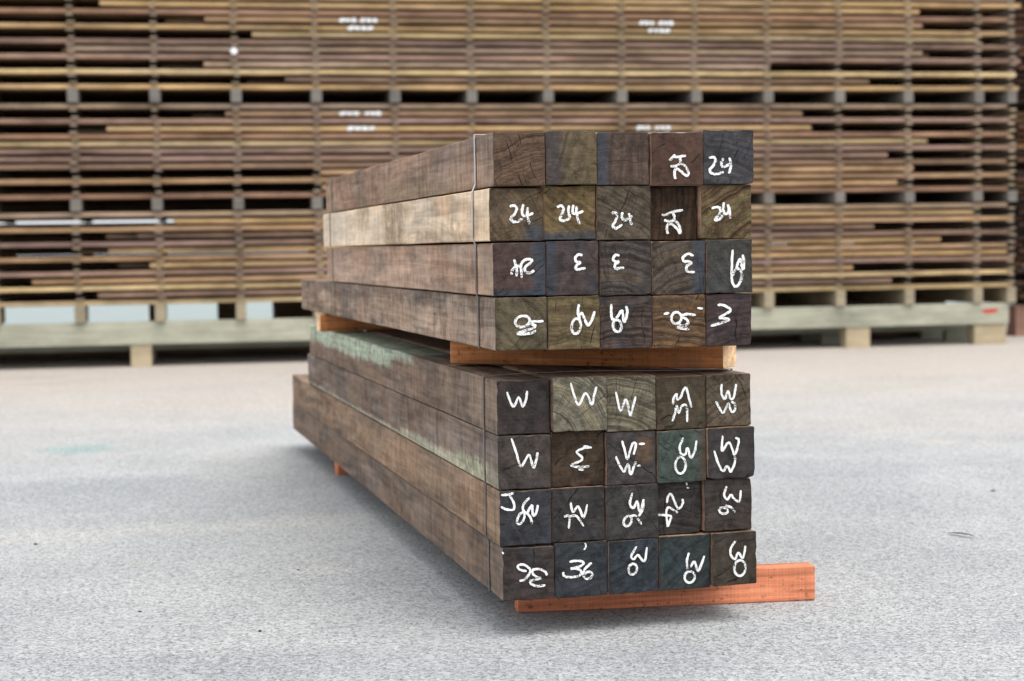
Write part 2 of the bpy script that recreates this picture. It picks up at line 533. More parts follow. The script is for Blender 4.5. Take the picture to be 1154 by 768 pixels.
# second row of packs, added behind the first to block light through its gaps
bm = bmesh.new()
for (za, zb, xa) in ((.50, 1.192, X_L), (1.232, 2.24, X_L), (2.24, 3.14, X_L), (1.192, 1.232, 1.35), (.02, .27, X_L), (.27, .50, 2.0)):
    zz = za
    while zz < zb - .01:
        for row in range(3):
            box_bm(bm, xa + rnd.uniform(-.05, .05), X_R - rnd.uniform(0, .04), 1.262 + row * .3, 1.262 + row * .3 + .296, zz + rnd.uniform(0, .003), min(zz + .056, zb))
        zz += .0595
for xa, xb in ((.50, .57), (1.09, 1.30), (1.60, 2.02)):      # blocks added to darken the right side of the bays
    box_bm(bm, xa, xb, 1.10, 2.10, .272, .499)
o = link('rear_filler_boards', mesh_from(bm, 'rear_filler_boards'), [M_dark], mw=RK)
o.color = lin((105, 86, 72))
tag(o, 'boards added behind the background rack to block light through its gaps', 'boards', kind='stuff')

# stickers between the layers
sb = bmesh.new(); box_bm(sb, -.027, .027, -.014, 1.22, 0.0, 1.0)
st_me = mesh_from(sb, 'spacer_stick'); st_me.materials.append(M_stick)
cand = []
for pi, (pname, pz0, pz1) in enumerate(PACKS):
    NL = NLS[pi]
    pitch = (pz1 - pz0) / NL
    for L in range(1, NL):
        for ci, cx in enumerate(COLS):
            z = pz0 + L * pitch - pitch * .40
            hidden = (4 <= ci <= 8 and z < 1.80) or (ci == 3 and z < 1.45) or z > 2.96
            s = SHORT[pi].get(L)
            cand.append((hidden, (Vector((cx, 0, z)) - camR).length, pi, pname, L, ci, cx, z, pitch * .40))
cand.sort(key=lambda t: (t[0], t[1]))
rest = bmesh.new()
for i, (hid, dist, pi, pname, L, ci, cx, z, hh) in enumerate(cand):
    jx = rnd.uniform(-.012, .012); jy = rnd.uniform(-.012, .006)
    h2 = hh - .0012
    if i < 300 and not hid:
        o = bpy.data.objects.new('spacer_stick', st_me); C.objects.link(o)
        o.matrix_world = RK @ Matrix.Translation((cx + jx, jy, z + .0006)) @ Matrix.Diagonal((rnd.uniform(.8, 1.15), 1, h2, 1))
        k = rnd.uniform(.8, 1.2); o.color = scl(lin((112, 104, 95)), k)
        tag(o, 'grey spacer stick on the %s layer of the %s pack, %s column from the left' % (ORD[L - 1], pname, ORD[ci]), 'spacer stick', 'spacer sticks in the background rack')
    else:
        box_bm(rest, cx + jx - .027, cx + jx + .027, jy - .014, 1.22, z + .0006, z + hh - .0006)
for pi, (pname, pz0, pz1) in enumerate(PACKS):                 # columns outside the photograph keep the rack standing
    NL = NLS[pi]
    pitch = (pz1 - pz0) / NL
    for L in range(1, NL):
        for cx in (-GS, -2 * GS, -3 * GS, -4 * GS, -5 * GS):
            box_bm(rest, cx - .027, cx + .027, -.016, 1.22, pz0 + L * pitch - pitch * .40 + .0006, pz0 + L * pitch - .0006)
o = link('spacer_sticks', mesh_from(rest, 'spacer_sticks'), [M_stick], mw=RK)
o.color = lin((128, 120, 110))
tag(o, 'remaining grey spacer sticks between the board layers of the background rack', 'spacer sticks', kind='stuff')

# thick bearers under each pack
def bearer_block(cx, z0, z1, wd, col, label, group):
    me = sawn_mesh('pack_bearer', wd, 1.27 if cx > 2.2 else .32, z1 - z0, rnd.random(), seg=6, chamfer=.004)
    o = link('pack_bearer', me, [M_rail, M_rail], mw=RK @ Matrix.Translation((cx - wd / 2, -.035 + rnd.uniform(-.012, .012), z0)))
    o.color = scl(lin(col), rnd.uniform(.85, 1.12))
    if label: tag(o, label, 'bearer', group)
    return o
for ci, cx in enumerate([-2 * GS, -GS] + COLS):
    nm = ORD[ci]
    bearer_block(cx + rnd.uniform(-.01, .01), .3690, .5060, .085, (146, 136, 116), '%s grey bearer from the left resting on the pale base rail' % nm, 'bearers on the base rail')
    bearer_block(cx + rnd.uniform(-.01, .01), 1.2620, 1.3605, .085, (112, 108, 102), '%s grey bearer from the left between lowest and middle packs' % nm, 'bearers between lowest and middle packs')
    bearer_block(cx + rnd.uniform(-.01, .01), 2.1290, 2.2385, .085, (112, 108, 102), '%s grey bearer from the left between middle and top packs' % nm, 'bearers between middle and top packs')

# pale base frame: rails on feet
base = bpy.data.objects.new('timber_stand', None); C.objects.link(base)
base.matrix_world = RK
tag(base, 'pale grey-green timber base frame with stubby feet under the board rack', 'stand')
RAILC = lin((158, 158, 142))
def rail_part(name, x0, x1, y0, y1, z0, z1, k=1.0, mat=M_rail):
    me = sawn_mesh(name, x1 - x0, y1 - y0, z1 - z0, rnd.random(), seg=4, chamfer=.006)
    o = link(name, me, [mat, mat], base)
    o.location = (x0, y0, z0)
    o.color = scl(RAILC, k)
    return o
bpy.context.view_layer.update()
rail = rail_part('rail', -3.3, 8.02, .0, .10, .182, .366)
for y0 in (.58, 1.12):
    rail_part('rail', -3.3, 8.02, y0, y0 + .10, .10, .28, .8)
for (a, b, warm) in ((.395, .56, 1), (3.5, 3.66, 1), (6.50, 6.72, .95), (7.70, 8.0, .8), (-2.6, -2.44, 1)):
    f = rail_part('foot', a, b, .012, .16, .0, .180, 1)
    f.color = scl(lin((170, 156, 130)), warm)
    for y0 in (.58, 1.12):
        rail_part('foot', a, b, y0 + .01, y0 + .09, 0, .099, .7)
# red dab on the right end of the rail
bm = bmesh.new()
ring = [bm.verts.new((.075 * math.cos(t) * (1 + .2 * math.sin(3 * t)), -.002, .024 * math.sin(t) * (1 + .25 * math.sin(2 * t + 1)))) for t in [i * math.tau / 20 for i in range(20)]]
bm.faces.new(ring)
o = link('paint_mark', mesh_from(bm, 'paint_mark'), [M_red], rail)
o.location = (7.84 + 3.3, 0, .295 - .182)

# illegible white stencil marks on a few boards
def dabs(pi, L, px0, px1, n, hgt=.028):
    o, xl, z0, th = marks_at[(pi, L)]
    bm = bmesh.new()
    xa, xb = pxx(px0), pxx(px1)
    for i in range(n):
        cx = xa + (xb - xa) * (i + .5) / n
        rx = (xb - xa) / n * rnd.uniform(.36, .52); rz = hgt * rnd.uniform(.42, .55)
        outer = []; inner = []
        for k in range(16):
            t = k * math.tau / 16
            q = 1 + .16 * math.sin(2 * t + i * 2.1)
            outer.append(bm.verts.new((cx - xl + rx * q * math.cos(t), -.0065, th / 2 + rz * q * math.sin(t))))
            inner.append(bm.verts.new((cx - xl + rx * .18 * math.cos(t), -.0065, th / 2 + rz * .30 * math.sin(t))))
        for k in range(16):
            bm.faces.new((outer[k], outer[(k + 1) % 16], inner[(k + 1) % 16], inner[k]))
    link('stencil_mark', mesh_from(bm, 'stencil_mark'), [M_paint], o)
dabs(2, 9, 382, 401, 3, .034); dabs(2, 9, 404, 424, 3, .034); dabs(2, 8, 391, 419, 4, .034)
dabs(2, 9, 726, 744, 3, .034); dabs(2, 9, 748, 766, 3, .034); dabs(2, 8, 736, 762, 4, .034)
dabs(1, 11, 380, 402, 3, .032); dabs(1, 11, 407, 426, 3, .032); dabs(1, 9, 388, 419, 4, .036)
dabs(1, 9, 722, 738, 3, .034); dabs(1, 9, 743, 762, 3, .034); dabs(1, 8, 737, 760, 3, .03)
bpy.context.view_layer.update()

# white painted stick end and pale tag
bm = bmesh.new(); bmesh.ops.create_uvsphere(bm, u_segments=14, v_segments=8, radius=.028)
for v in bm.verts: v.co.y *= .4
o = link('paint_blob', mesh_from(bm, 'paint_blob'), [M_paint], mw=RK @ Matrix.Translation((1.985 * GS, -.018, 2.54)))
tag(o, 'round white paint blob on a spacer stick in the top pack, third column', 'paint mark')

# next stack along, end-on and in shade, beyond the right end of the rack
OC = [(78, 58, 48), (62, 50, 46), (96, 74, 56), (52, 40, 38)]  # deep shade put into the board colours
eb = bmesh.new()
be_me = sawn_mesh('end_on_board', .12, 2.4, .042, 5, seg=4, chamfer=.002)
be_me.materials.append(M_board); be_me.materials.append(M_board)
for L in range(50):
    for c in range(4):
        if rnd.random() < .12: continue
        o = bpy.data.objects.new('end_on_board', be_me); C.objects.link(o)
        o.matrix_world = RK @ Matrix.Translation((8.60 + c * .135 + rnd.uniform(-.02, .02), 1.0 + rnd.uniform(-.06, .06), .30 + L * .062))
        o.color = scl(lin(rnd.choice(OC)), rnd.uniform(.7, 1.3))
        tag(o, 'dark board end in the neighbouring stack beyond the right end of the rack', 'board', 'board ends of the neighbouring stack')
bm = bmesh.new()
for L in range(50):
    for yy in (1.2, 2.0, 2.8):
        box_bm(bm, 8.58, 9.18, yy, yy + .05, .30 + L * .062 + .0425, .30 + L * .062 + .0615)
o = link('cross_sticks', mesh_from(bm, 'cross_sticks'), [M_stick], mw=RK); o.color = lin((70, 60, 54))
tag(o, 'dark cross sticks between the board ends of the neighbouring stack', 'spacer sticks', kind='stuff')
me = sawn_mesh('stack_sleeper', .62, .18, .299, 3, seg=4)
o = link('stack_sleeper', me, [M_rail, M_rail], mw=RK @ Matrix.Translation((8.62, 1.04, 0))); o.color = lin((150, 118, 104))
tag(o, 'pinkish brown sleeper on the ground under the neighbouring stack at far right', 'sleeper')

# ------------------------------------------------------------------ foreground bundles
UF = frame(-0.03972, 3.68371, 0.26710)
LF = frame(-0.03414, 3.73862, 0.25486)
UR = [[-0.0009, 0.123, 1.047, 1.1712], [0.1231, 0.2451, 1.0494, 1.1713], [0.2451, 0.3752, 1.0479, 1.1704], [0.3752, 0.5044, 1.0463, 1.17], [0.5044, 0.6337, 1.0488, 1.1775], [-0.0091, 0.1193, 0.9242, 1.047], [0.1194, 0.2457, 0.9245, 1.0494], [0.2456, 0.3792, 0.9228, 1.0479], [0.3792, 0.5014, 0.9201, 1.0463], [0.5014, 0.6316, 0.9216, 1.0489], [-0.0026, 0.1238, 0.7998, 0.9241], [0.1238, 0.2515, 0.798, 0.9244], [0.2515, 0.3783, 0.7952, 0.9228], [0.3783, 0.5131, 0.7934, 0.92], [0.5131, 0.6306, 0.7948, 0.9215], [0.0009, 0.1251, 0.676, 0.7997], [0.1252, 0.251, 0.6742, 0.798], [0.251, 0.3797, 0.6723, 0.7952], [0.3797, 0.5119, 0.6703, 0.7933], [0.512, 0.6292, 0.6707, 0.7948]]
LR = [[-0.0035, 0.1263, 0.4783, 0.606], [0.1264, 0.2589, 0.4813, 0.6087], [0.2589, 0.3839, 0.4748, 0.6053], [0.3839, 0.5087, 0.4736, 0.6], [0.5087, 0.6253, 0.4759, 0.6011], [-0.0028, 0.1266, 0.3509, 0.4782], [0.1267, 0.2573, 0.3494, 0.4813], [0.2573, 0.3836, 0.349, 0.4748], [0.3836, 0.5075, 0.3479, 0.4736], [0.5076, 0.6303, 0.3512, 0.4758], [-0.0028, 0.1247, 0.2206, 0.3509], [0.1248, 0.2556, 0.2211, 0.3494], [0.2557, 0.3877, 0.2185, 0.3489], [0.3878, 0.5018, 0.2217, 0.3479], [0.5019, 0.6268, 0.2243, 0.3514], [0.0036, 0.1304, 0.0914, 0.2201], [0.1305, 0.2605, 0.0904, 0.2207], [0.2606, 0.3879, 0.0904, 0.2182], [0.388, 0.5176, 0.0904, 0.2212], [0.5177, 0.6339, 0.0937, 0.2235]]
# pixel boxes of the end faces in the photo, used only to place the chalk strokes within each end
U_X = [[553.5, 613.2, 671, 731.5, 790.5, 848.5], [550.5, 612.3, 672, 734, 789.7, 848], [554.6, 615.3, 675.5, 734.2, 795.5, 848], [557.3, 616.8, 676, 735.5, 795.5, 847.8]]
U_Y = [[147.6, 147.8, 148.5, 149, 145.6], [210.0, 208.5, 209, 209.5, 208], [271.5, 270.5, 270.5, 271, 269.5], [333.5, 333, 333, 332.5, 330.5], [395, 394, 393, 392, 390]]
L_X = [[559.7, 621, 682.5, 739.5, 795.5, 847], [561, 622, 682.5, 740, 795.5, 849.6], [562, 622, 682.5, 742.5, 793.5, 848.5], [566, 625.5, 685.5, 743.2, 801, 852]]
L_Y = [[427.5, 424, 423.5, 424, 421.5], [489.7, 485.5, 486, 484, 480.5], [551.5, 549, 546, 543.5, 539], [614.5, 610.5, 608, 603, 598.5], [676.5, 673.5, 669.5, 665.5, 659]]
CROP = {'A': (540, 140, 5.906), 'B': (690, 140, 5.906), 'C': (540, 260, 5.4875), 'D': (690, 260, 5.488), 'E': (540, 410, 5.4875), 'F': (690, 410, 5.488), 'G': (540, 540, 5.12), 'H': (690, 540, 5.118)}


def ell(cx, cy, rx, ry, rot=0.0):
    return [(cx + rx * math.cos(t) * math.cos(rot) - ry * math.sin(t) * math.sin(rot), cy + rx * math.cos(t) * math.sin(rot) + ry * math.sin(t) * math.cos(rot)) for t in [k * math.tau / 14 - 1.3 for k in range(15)]]


MARKS = {
 ('U', 0, 3): ('B', [[(362, 243), (385, 234), (420, 230), (472, 212)], [(402, 198), (388, 225), (372, 262), (400, 282), (440, 268)], [(425, 232), (440, 265), (475, 280), (492, 312), (482, 340), (455, 338), (425, 302), (402, 308), (392, 335), (402, 362)]]),
 ('U', 0, 4): ('B', [[(632, 225), (660, 218), (676, 238), (660, 275), (636, 305), (650, 328), (690, 332), (728, 318)], [(728, 225), (714, 258), (724, 284), (752, 276), (775, 262)], [(768, 222), (778, 275), (764, 330)]]),
 ('U', 1, 0): ('A', [[(200, 540), (228, 533), (246, 552), (234, 588), (206, 622), (222, 645), (255, 642), (285, 622)], [(292, 525), (282, 570), (288, 602), (320, 602), (358, 585)], [(322, 545), (318, 600), (332, 662)]]),
 ('U', 1, 1): ('A', [[(518, 550), (545, 540), (562, 562), (548, 600), (536, 630), (562, 642), (605, 625)], [(598, 538), (594, 585), (606, 622)], [(628, 535), (622, 588), (650, 596), (695, 578)], [(648, 545), (652, 615), (668, 668)]]),
 ('U', 1, 2): ('B', [[(-8, 592), (18, 588), (28, 612), (14, 650), (-2, 680), (22, 692), (62, 668)], [(66, 585), (60, 622), (86, 638), (132, 610)], [(108, 592), (116, 640), (128, 672)]]),
 ('U', 1, 3): ('B', [[(350, 605), (415, 588), (490, 570)], [(420, 555), (426, 590), (436, 640), (462, 690), (476, 726)], [(375, 642), (400, 618), (430, 600)], [(440, 640), (408, 665), (380, 676), (382, 726)]]),
 ('U', 1, 4): ('B', [[(664, 570), (694, 560), (702, 588), (690, 622), (684, 640), (715, 624)], [(742, 525), (722, 560), (728, 595), (762, 592), (788, 575)], [(745, 522), (775, 548), (780, 600), (786, 630)]]),
 ('U', 2, 0): ('C', [[(212, 168), (230, 225), (230, 278)], [(196, 268), (204, 232), (238, 220), (262, 216)], [(260, 288), (254, 218), (282, 178), (322, 172), (316, 200), (282, 238), (278, 258), (338, 252)]]),
 ('U', 2, 1): ('C', [[(640, 150), (615, 144), (594, 166), (602, 190), (626, 195), (602, 212), (600, 238), (658, 230)]]),
 ('U', 2, 2): ('D', [[(40, 150), (14, 148), (0, 172), (14, 188), (34, 190), (12, 206), (16, 232), (68, 226)]]),
 ('U', 2, 3): ('D', [[(502, 156), (470, 142), (436, 162), (440, 188), (468, 190), (486, 202), (458, 220), (462, 252), (508, 258)]]),
 ('U', 2, 4): ('D', [[(742, 115), (736, 200), (734, 290), (745, 338), (768, 345), (792, 308), (798, 270), (778, 238), (752, 248), (742, 280)], [(762, 240), (778, 190), (790, 178), (796, 215), (806, 242), (812, 200), (804, 150)]]),
 ('U', 3, 0): ('C', [ell(265, 558, 46, 35), [(308, 562), (350, 553), (402, 562)], [(306, 590), (340, 584), (350, 592), (300, 612), (234, 634), (292, 634), (342, 624)]]),
 ('U', 3, 1): ('C', [ell(594, 590, 29, 48, .15) + [(616, 540), (606, 500), (614, 452)], [(616, 520), (632, 510), (648, 545), (666, 586), (690, 560), (712, 500)]]),
 ('U', 3, 2): ('C', [[(815, 452), (820, 520), (830, 582), (850, 600)], ]),
 ('U', 3, 3): ('D', [ell(394, 540, 36, 36), [(420, 516), (465, 522), (516, 522)], [(422, 545), (458, 560), (466, 582), (398, 596), (430, 606), (472, 612)], [(320, 516), (346, 508)], [(528, 485), (560, 487)]]),
 ('U', 3, 4): ('D', [[(650, 455), (692, 458), (732, 490), (690, 518), (662, 535), (690, 540), (722, 548), (680, 566), (606, 586)]]),
 ('L', 0, 0): ('E', [[(172, 165), (190, 220), (214, 260), (245, 202), (270, 260), (290, 220), (299, 162)]]),
 ('L', 0, 1): ('E', [[(555, 112), (575, 188), (604, 248), (648, 178), (684, 250), (700, 190), (716, 140)]]),
 ('L', 0, 2): ('F', [[(18, 168), (30, 230), (46, 288), (76, 222), (90, 240), (106, 320), (126, 260), (142, 202)]]),
 ('L', 0, 3): ('F', [[(372, 248), (376, 208), (396, 185), (398, 216), (420, 206), (438, 162), (456, 148), (470, 200), (488, 272)], [(366, 354), (384, 300), (394, 258), (406, 302), (426, 262), (452, 256), (460, 300), (458, 362)]]),
 ('L', 0, 4): ('F', [[(676, 122), (674, 180), (694, 216), (716, 168), (730, 216), (750, 210), (760, 170), (766, 126)], [(638, 230), (660, 272), (684, 302), (716, 248), (734, 296), (756, 290), (758, 252), (735, 234)]]),
 ('L', 1, 0): ('E', [[(202, 452), (230, 540), (260, 632), (310, 562), (336, 644), (355, 600), (366, 548)]]),
 ('L', 1, 1): ('E', [[(704, 520), (650, 524), (608, 546), (642, 582), (632, 602), (572, 626), (620, 640), (688, 640)], [(618, 656), (652, 659)], [(650, 512), (682, 512)]]),
 ('L', 1, 2): ('F', [[(58, 472), (75, 530), (90, 588), (110, 530), (128, 490), (146, 500), (130, 562)], [(18, 568), (40, 620), (70, 664), (95, 618), (110, 684), (130, 640), (146, 602)], [(164, 497), (202, 497)], [(150, 630), (176, 632)]]),
 ('L', 1, 3): ('F', [[(436, 452), (412, 510), (420, 552), (446, 560), (462, 520), (480, 582), (505, 545), (519, 476)], ell(415, 625, 33, 52)]),
 ('L', 1, 4): ('F', [[(672, 437), (668, 530), (700, 488), (720, 490), (745, 558), (766, 510), (772, 465), (752, 455)], [(618, 528), (640, 600), (670, 658), (700, 628), (720, 664), (746, 610), (746, 568)]]),
 ('L', 2, 0): ('G', [[(158, 74), (196, 76), (191, 122), (199, 160), (170, 172), (135, 166), (117, 150)], [(292, 100), (256, 140), (250, 178), (266, 200)] , ell(235, 222, 23, 30, .3), [(255, 200), (284, 200), (302, 258)], [(264, 196), (290, 164), (312, 212), (342, 148)]]),
 ('L', 2, 1): ('G', [[(530, 132), (540, 188), (572, 158), (602, 222), (626, 148)], [(488, 212), (520, 212), (514, 282)], [(522, 212), (562, 214), (602, 274)]]),
 ('L', 2, 2): ('H', [[(116, 76), (100, 138), (122, 165), (142, 128), (158, 190), (182, 118)], ell(85, 240, 22, 30, .4), [(98, 216), (130, 212), (166, 264)], [(176, 120), (176, 170), (150, 215)]]),
 ('L', 2, 3): ('H', [[(340, 108), (350, 86), (372, 112), (386, 156), (424, 124)], [(322, 190), (358, 168), (388, 204)], [(266, 206), (310, 206), (354, 212)], [(326, 180), (330, 278), (354, 212)], [(440, 38), (452, 52)], [(400, 22), (408, 30)]]),
 ('L', 2, 4): ('H', [[(662, 36), (646, 88), (664, 116), (686, 90), (704, 114), (736, 130), (744, 66)], ell(640, 180, 26, 18, .3), [(650, 152), (682, 162), (708, 192)]]),
 ('L', 3, 0): ('G', [ell(246, 502, 26, 20), [(268, 512), (292, 500), (266, 552), (232, 582)], [(330, 522), (372, 518), (392, 545), (350, 560), (296, 576), (302, 606), (384, 618)], [(318, 530), (326, 556)], [(130, 352), (126, 384)], [(128, 402), (140, 402)]]),
 ('L', 3, 1): ('G', [[(528, 470), (602, 470), (566, 505), (602, 512), (602, 545), (560, 562), (484, 556), (484, 532), (562, 540)], [(642, 488), (602, 534), (596, 570), (630, 582), (652, 560), (640, 542), (606, 552)], [(614, 362), (606, 402)]]),
 ('L', 3, 2): ('H', [[(142, 386), (110, 440), (124, 462), (150, 440), (186, 478), (202, 396)], ell(116, 520, 25, 32, .15)]),
 ('L', 3, 3): ('H', [[(442, 426), (430, 470), (432, 524)], ell(445, 570, 30, 34), [(450, 512), (474, 480), (494, 538), (532, 450)]]),
 ('L', 3, 4): ('H', [[(706, 346), (676, 394), (676, 432), (700, 456), (720, 420), (746, 452), (762, 382)], ell(728, 510, 33, 46)]),
}
MARKS[('U', 3, 2)] = ('D', [[(0, 452), (2, 520), (8, 575), (30, 560)], ell(30, 590, 28, 34), [(36, 558), (46, 505), (70, 488), (74, 545), (94, 466)]])

CROP.update({'K1': (735, 150, 12.8), 'K2': (735, 215, 12.8), 'K3': (555, 275, 13.97), 'K4': (675, 333, 12.8), 'K5': (742, 542, 12.8), 'K6': (625, 610, 12.8), 'K7': (790, 215, 15.36)})
MARKS.update({
 ('U', 0, 3): ('K1', [[(292, 308), (255, 358), (212, 398)], [(285, 345), (360, 342), (452, 328)], [(350, 335), (368, 380), (366, 440), (300, 478), (224, 480)], [(380, 440), (440, 480), (482, 560), (478, 612), (436, 610), (380, 560), (320, 520), (286, 540), (284, 610), (296, 668)]]),
 ('U', 1, 3): ('K2', [[(180, 346), (260, 335), (320, 302)], [(318, 302), (400, 290), (492, 274)], [(340, 310), (366, 370), (350, 420), (280, 440), (214, 418)], [(350, 425), (402, 450), (442, 530), (446, 610), (400, 550), (340, 490), (290, 475), (256, 500), (250, 560), (266, 622)]]),
 ('U', 2, 0): ('K3', [[(334, 225), (355, 300), (370, 380), (370, 500)], [(288, 470), (300, 400), (350, 350), (402, 332), (442, 370), (450, 525)], [(440, 350), (452, 290), (500, 240), (560, 222), (620, 240), (590, 290), (520, 340), (500, 400), (530, 442), (600, 442), (652, 408)]]),
 ('U', 3, 2): ('K4', [[(175, 110), (170, 230), (184, 330), (222, 332)], ell(255, 430, 62, 88, -.15), [(240, 320), (280, 270), (325, 212), (340, 290), (352, 378), (385, 320), (402, 220), (385, 146)]]),
 ('U', 1, 4): ('K7', [[(176, 302), (270, 280), (326, 310), (320, 390), (262, 460), (240, 512), (320, 490), (368, 418)], [(396, 200), (380, 280), (386, 370), (420, 402), (468, 370), (480, 270)], [(455, 238), (490, 330), (502, 485)]]),
 ('L', 2, 3): ('K5', [[(150, 318), (170, 222), (205, 188), (240, 240), (275, 330), (310, 402), (350, 395), (386, 330), (380, 272)], [(310, 470), (240, 420), (178, 384), (145, 420), (140, 490), (150, 590), (155, 670)], [(-4, 484), (90, 490), (206, 515), (190, 580), (162, 660)], [(442, 36), (450, 78)], [(448, 108), (482, 122)]]),
 ('L', 3, 1): ('K6', [[(212, 286), (280, 274), (390, 285), (416, 320), (360, 360), (232, 386), (300, 390), (372, 420), (372, 480), (300, 508), (190, 506), (125, 480), (118, 428)], [(534, 316), (470, 370), (425, 420), (408, 490), (450, 546), (512, 540), (542, 490), (510, 450), (460, 455), (428, 490)], [(440, 16), (455, 70), (424, 120)]]),
})

CROP.update({'K8': (570, 620, 13.97), 'K9': (555, 545, 12.8), 'M1': (560, 335, 12.8), 'M2': (740, 335, 13.96)})
MARKS.update({
 ('L', 3, 0): ('K8', [[(325, 310), (260, 300), (195, 265), (190, 215), (260, 200), (330, 235), (378, 285), (375, 345), (320, 420), (265, 458), (208, 462)], [(635, 400), (645, 370), (590, 320), (520, 292), (440, 290), (412, 330), (450, 395), (545, 448), (450, 460), (380, 480), (400, 530), (500, 570), (620, 560)], [(-60, -20), (-42, 12)]]),
 ('L', 2, 0): ('K9', [[(115, 132), (200, 130), (300, 112)], [(235, 140), (285, 220), (305, 290), (295, 352), (200, 350), (110, 305)], [(535, 190), (465, 255), (430, 330), (450, 400), (452, 480), (410, 555), (360, 568), (345, 520), (380, 440), (440, 395), (500, 430), (545, 490), (562, 580)], [(490, 420), (530, 350), (570, 310), (570, 400), (590, 460), (630, 410), (655, 305)]]),
 ('U', 3, 0): ('M1', [ell(362, 340, 108, 82, -.25), [(485, 345), (560, 342), (670, 345)], [(480, 385), (545, 400), (520, 440), (400, 475), (285, 522), (400, 525), (500, 512), (555, 480)]]),
 ('U', 3, 3): ('M2', [ell(300, 325, 80, 92, .2), [(390, 290), (480, 270), (610, 290)], [(400, 320), (460, 350), (485, 410), (430, 450), (350, 440), (330, 400)], [(300, 470), (370, 490), (500, 510)], [(100, 260), (180, 240)], [(640, 180), (725, 188)]]),
})
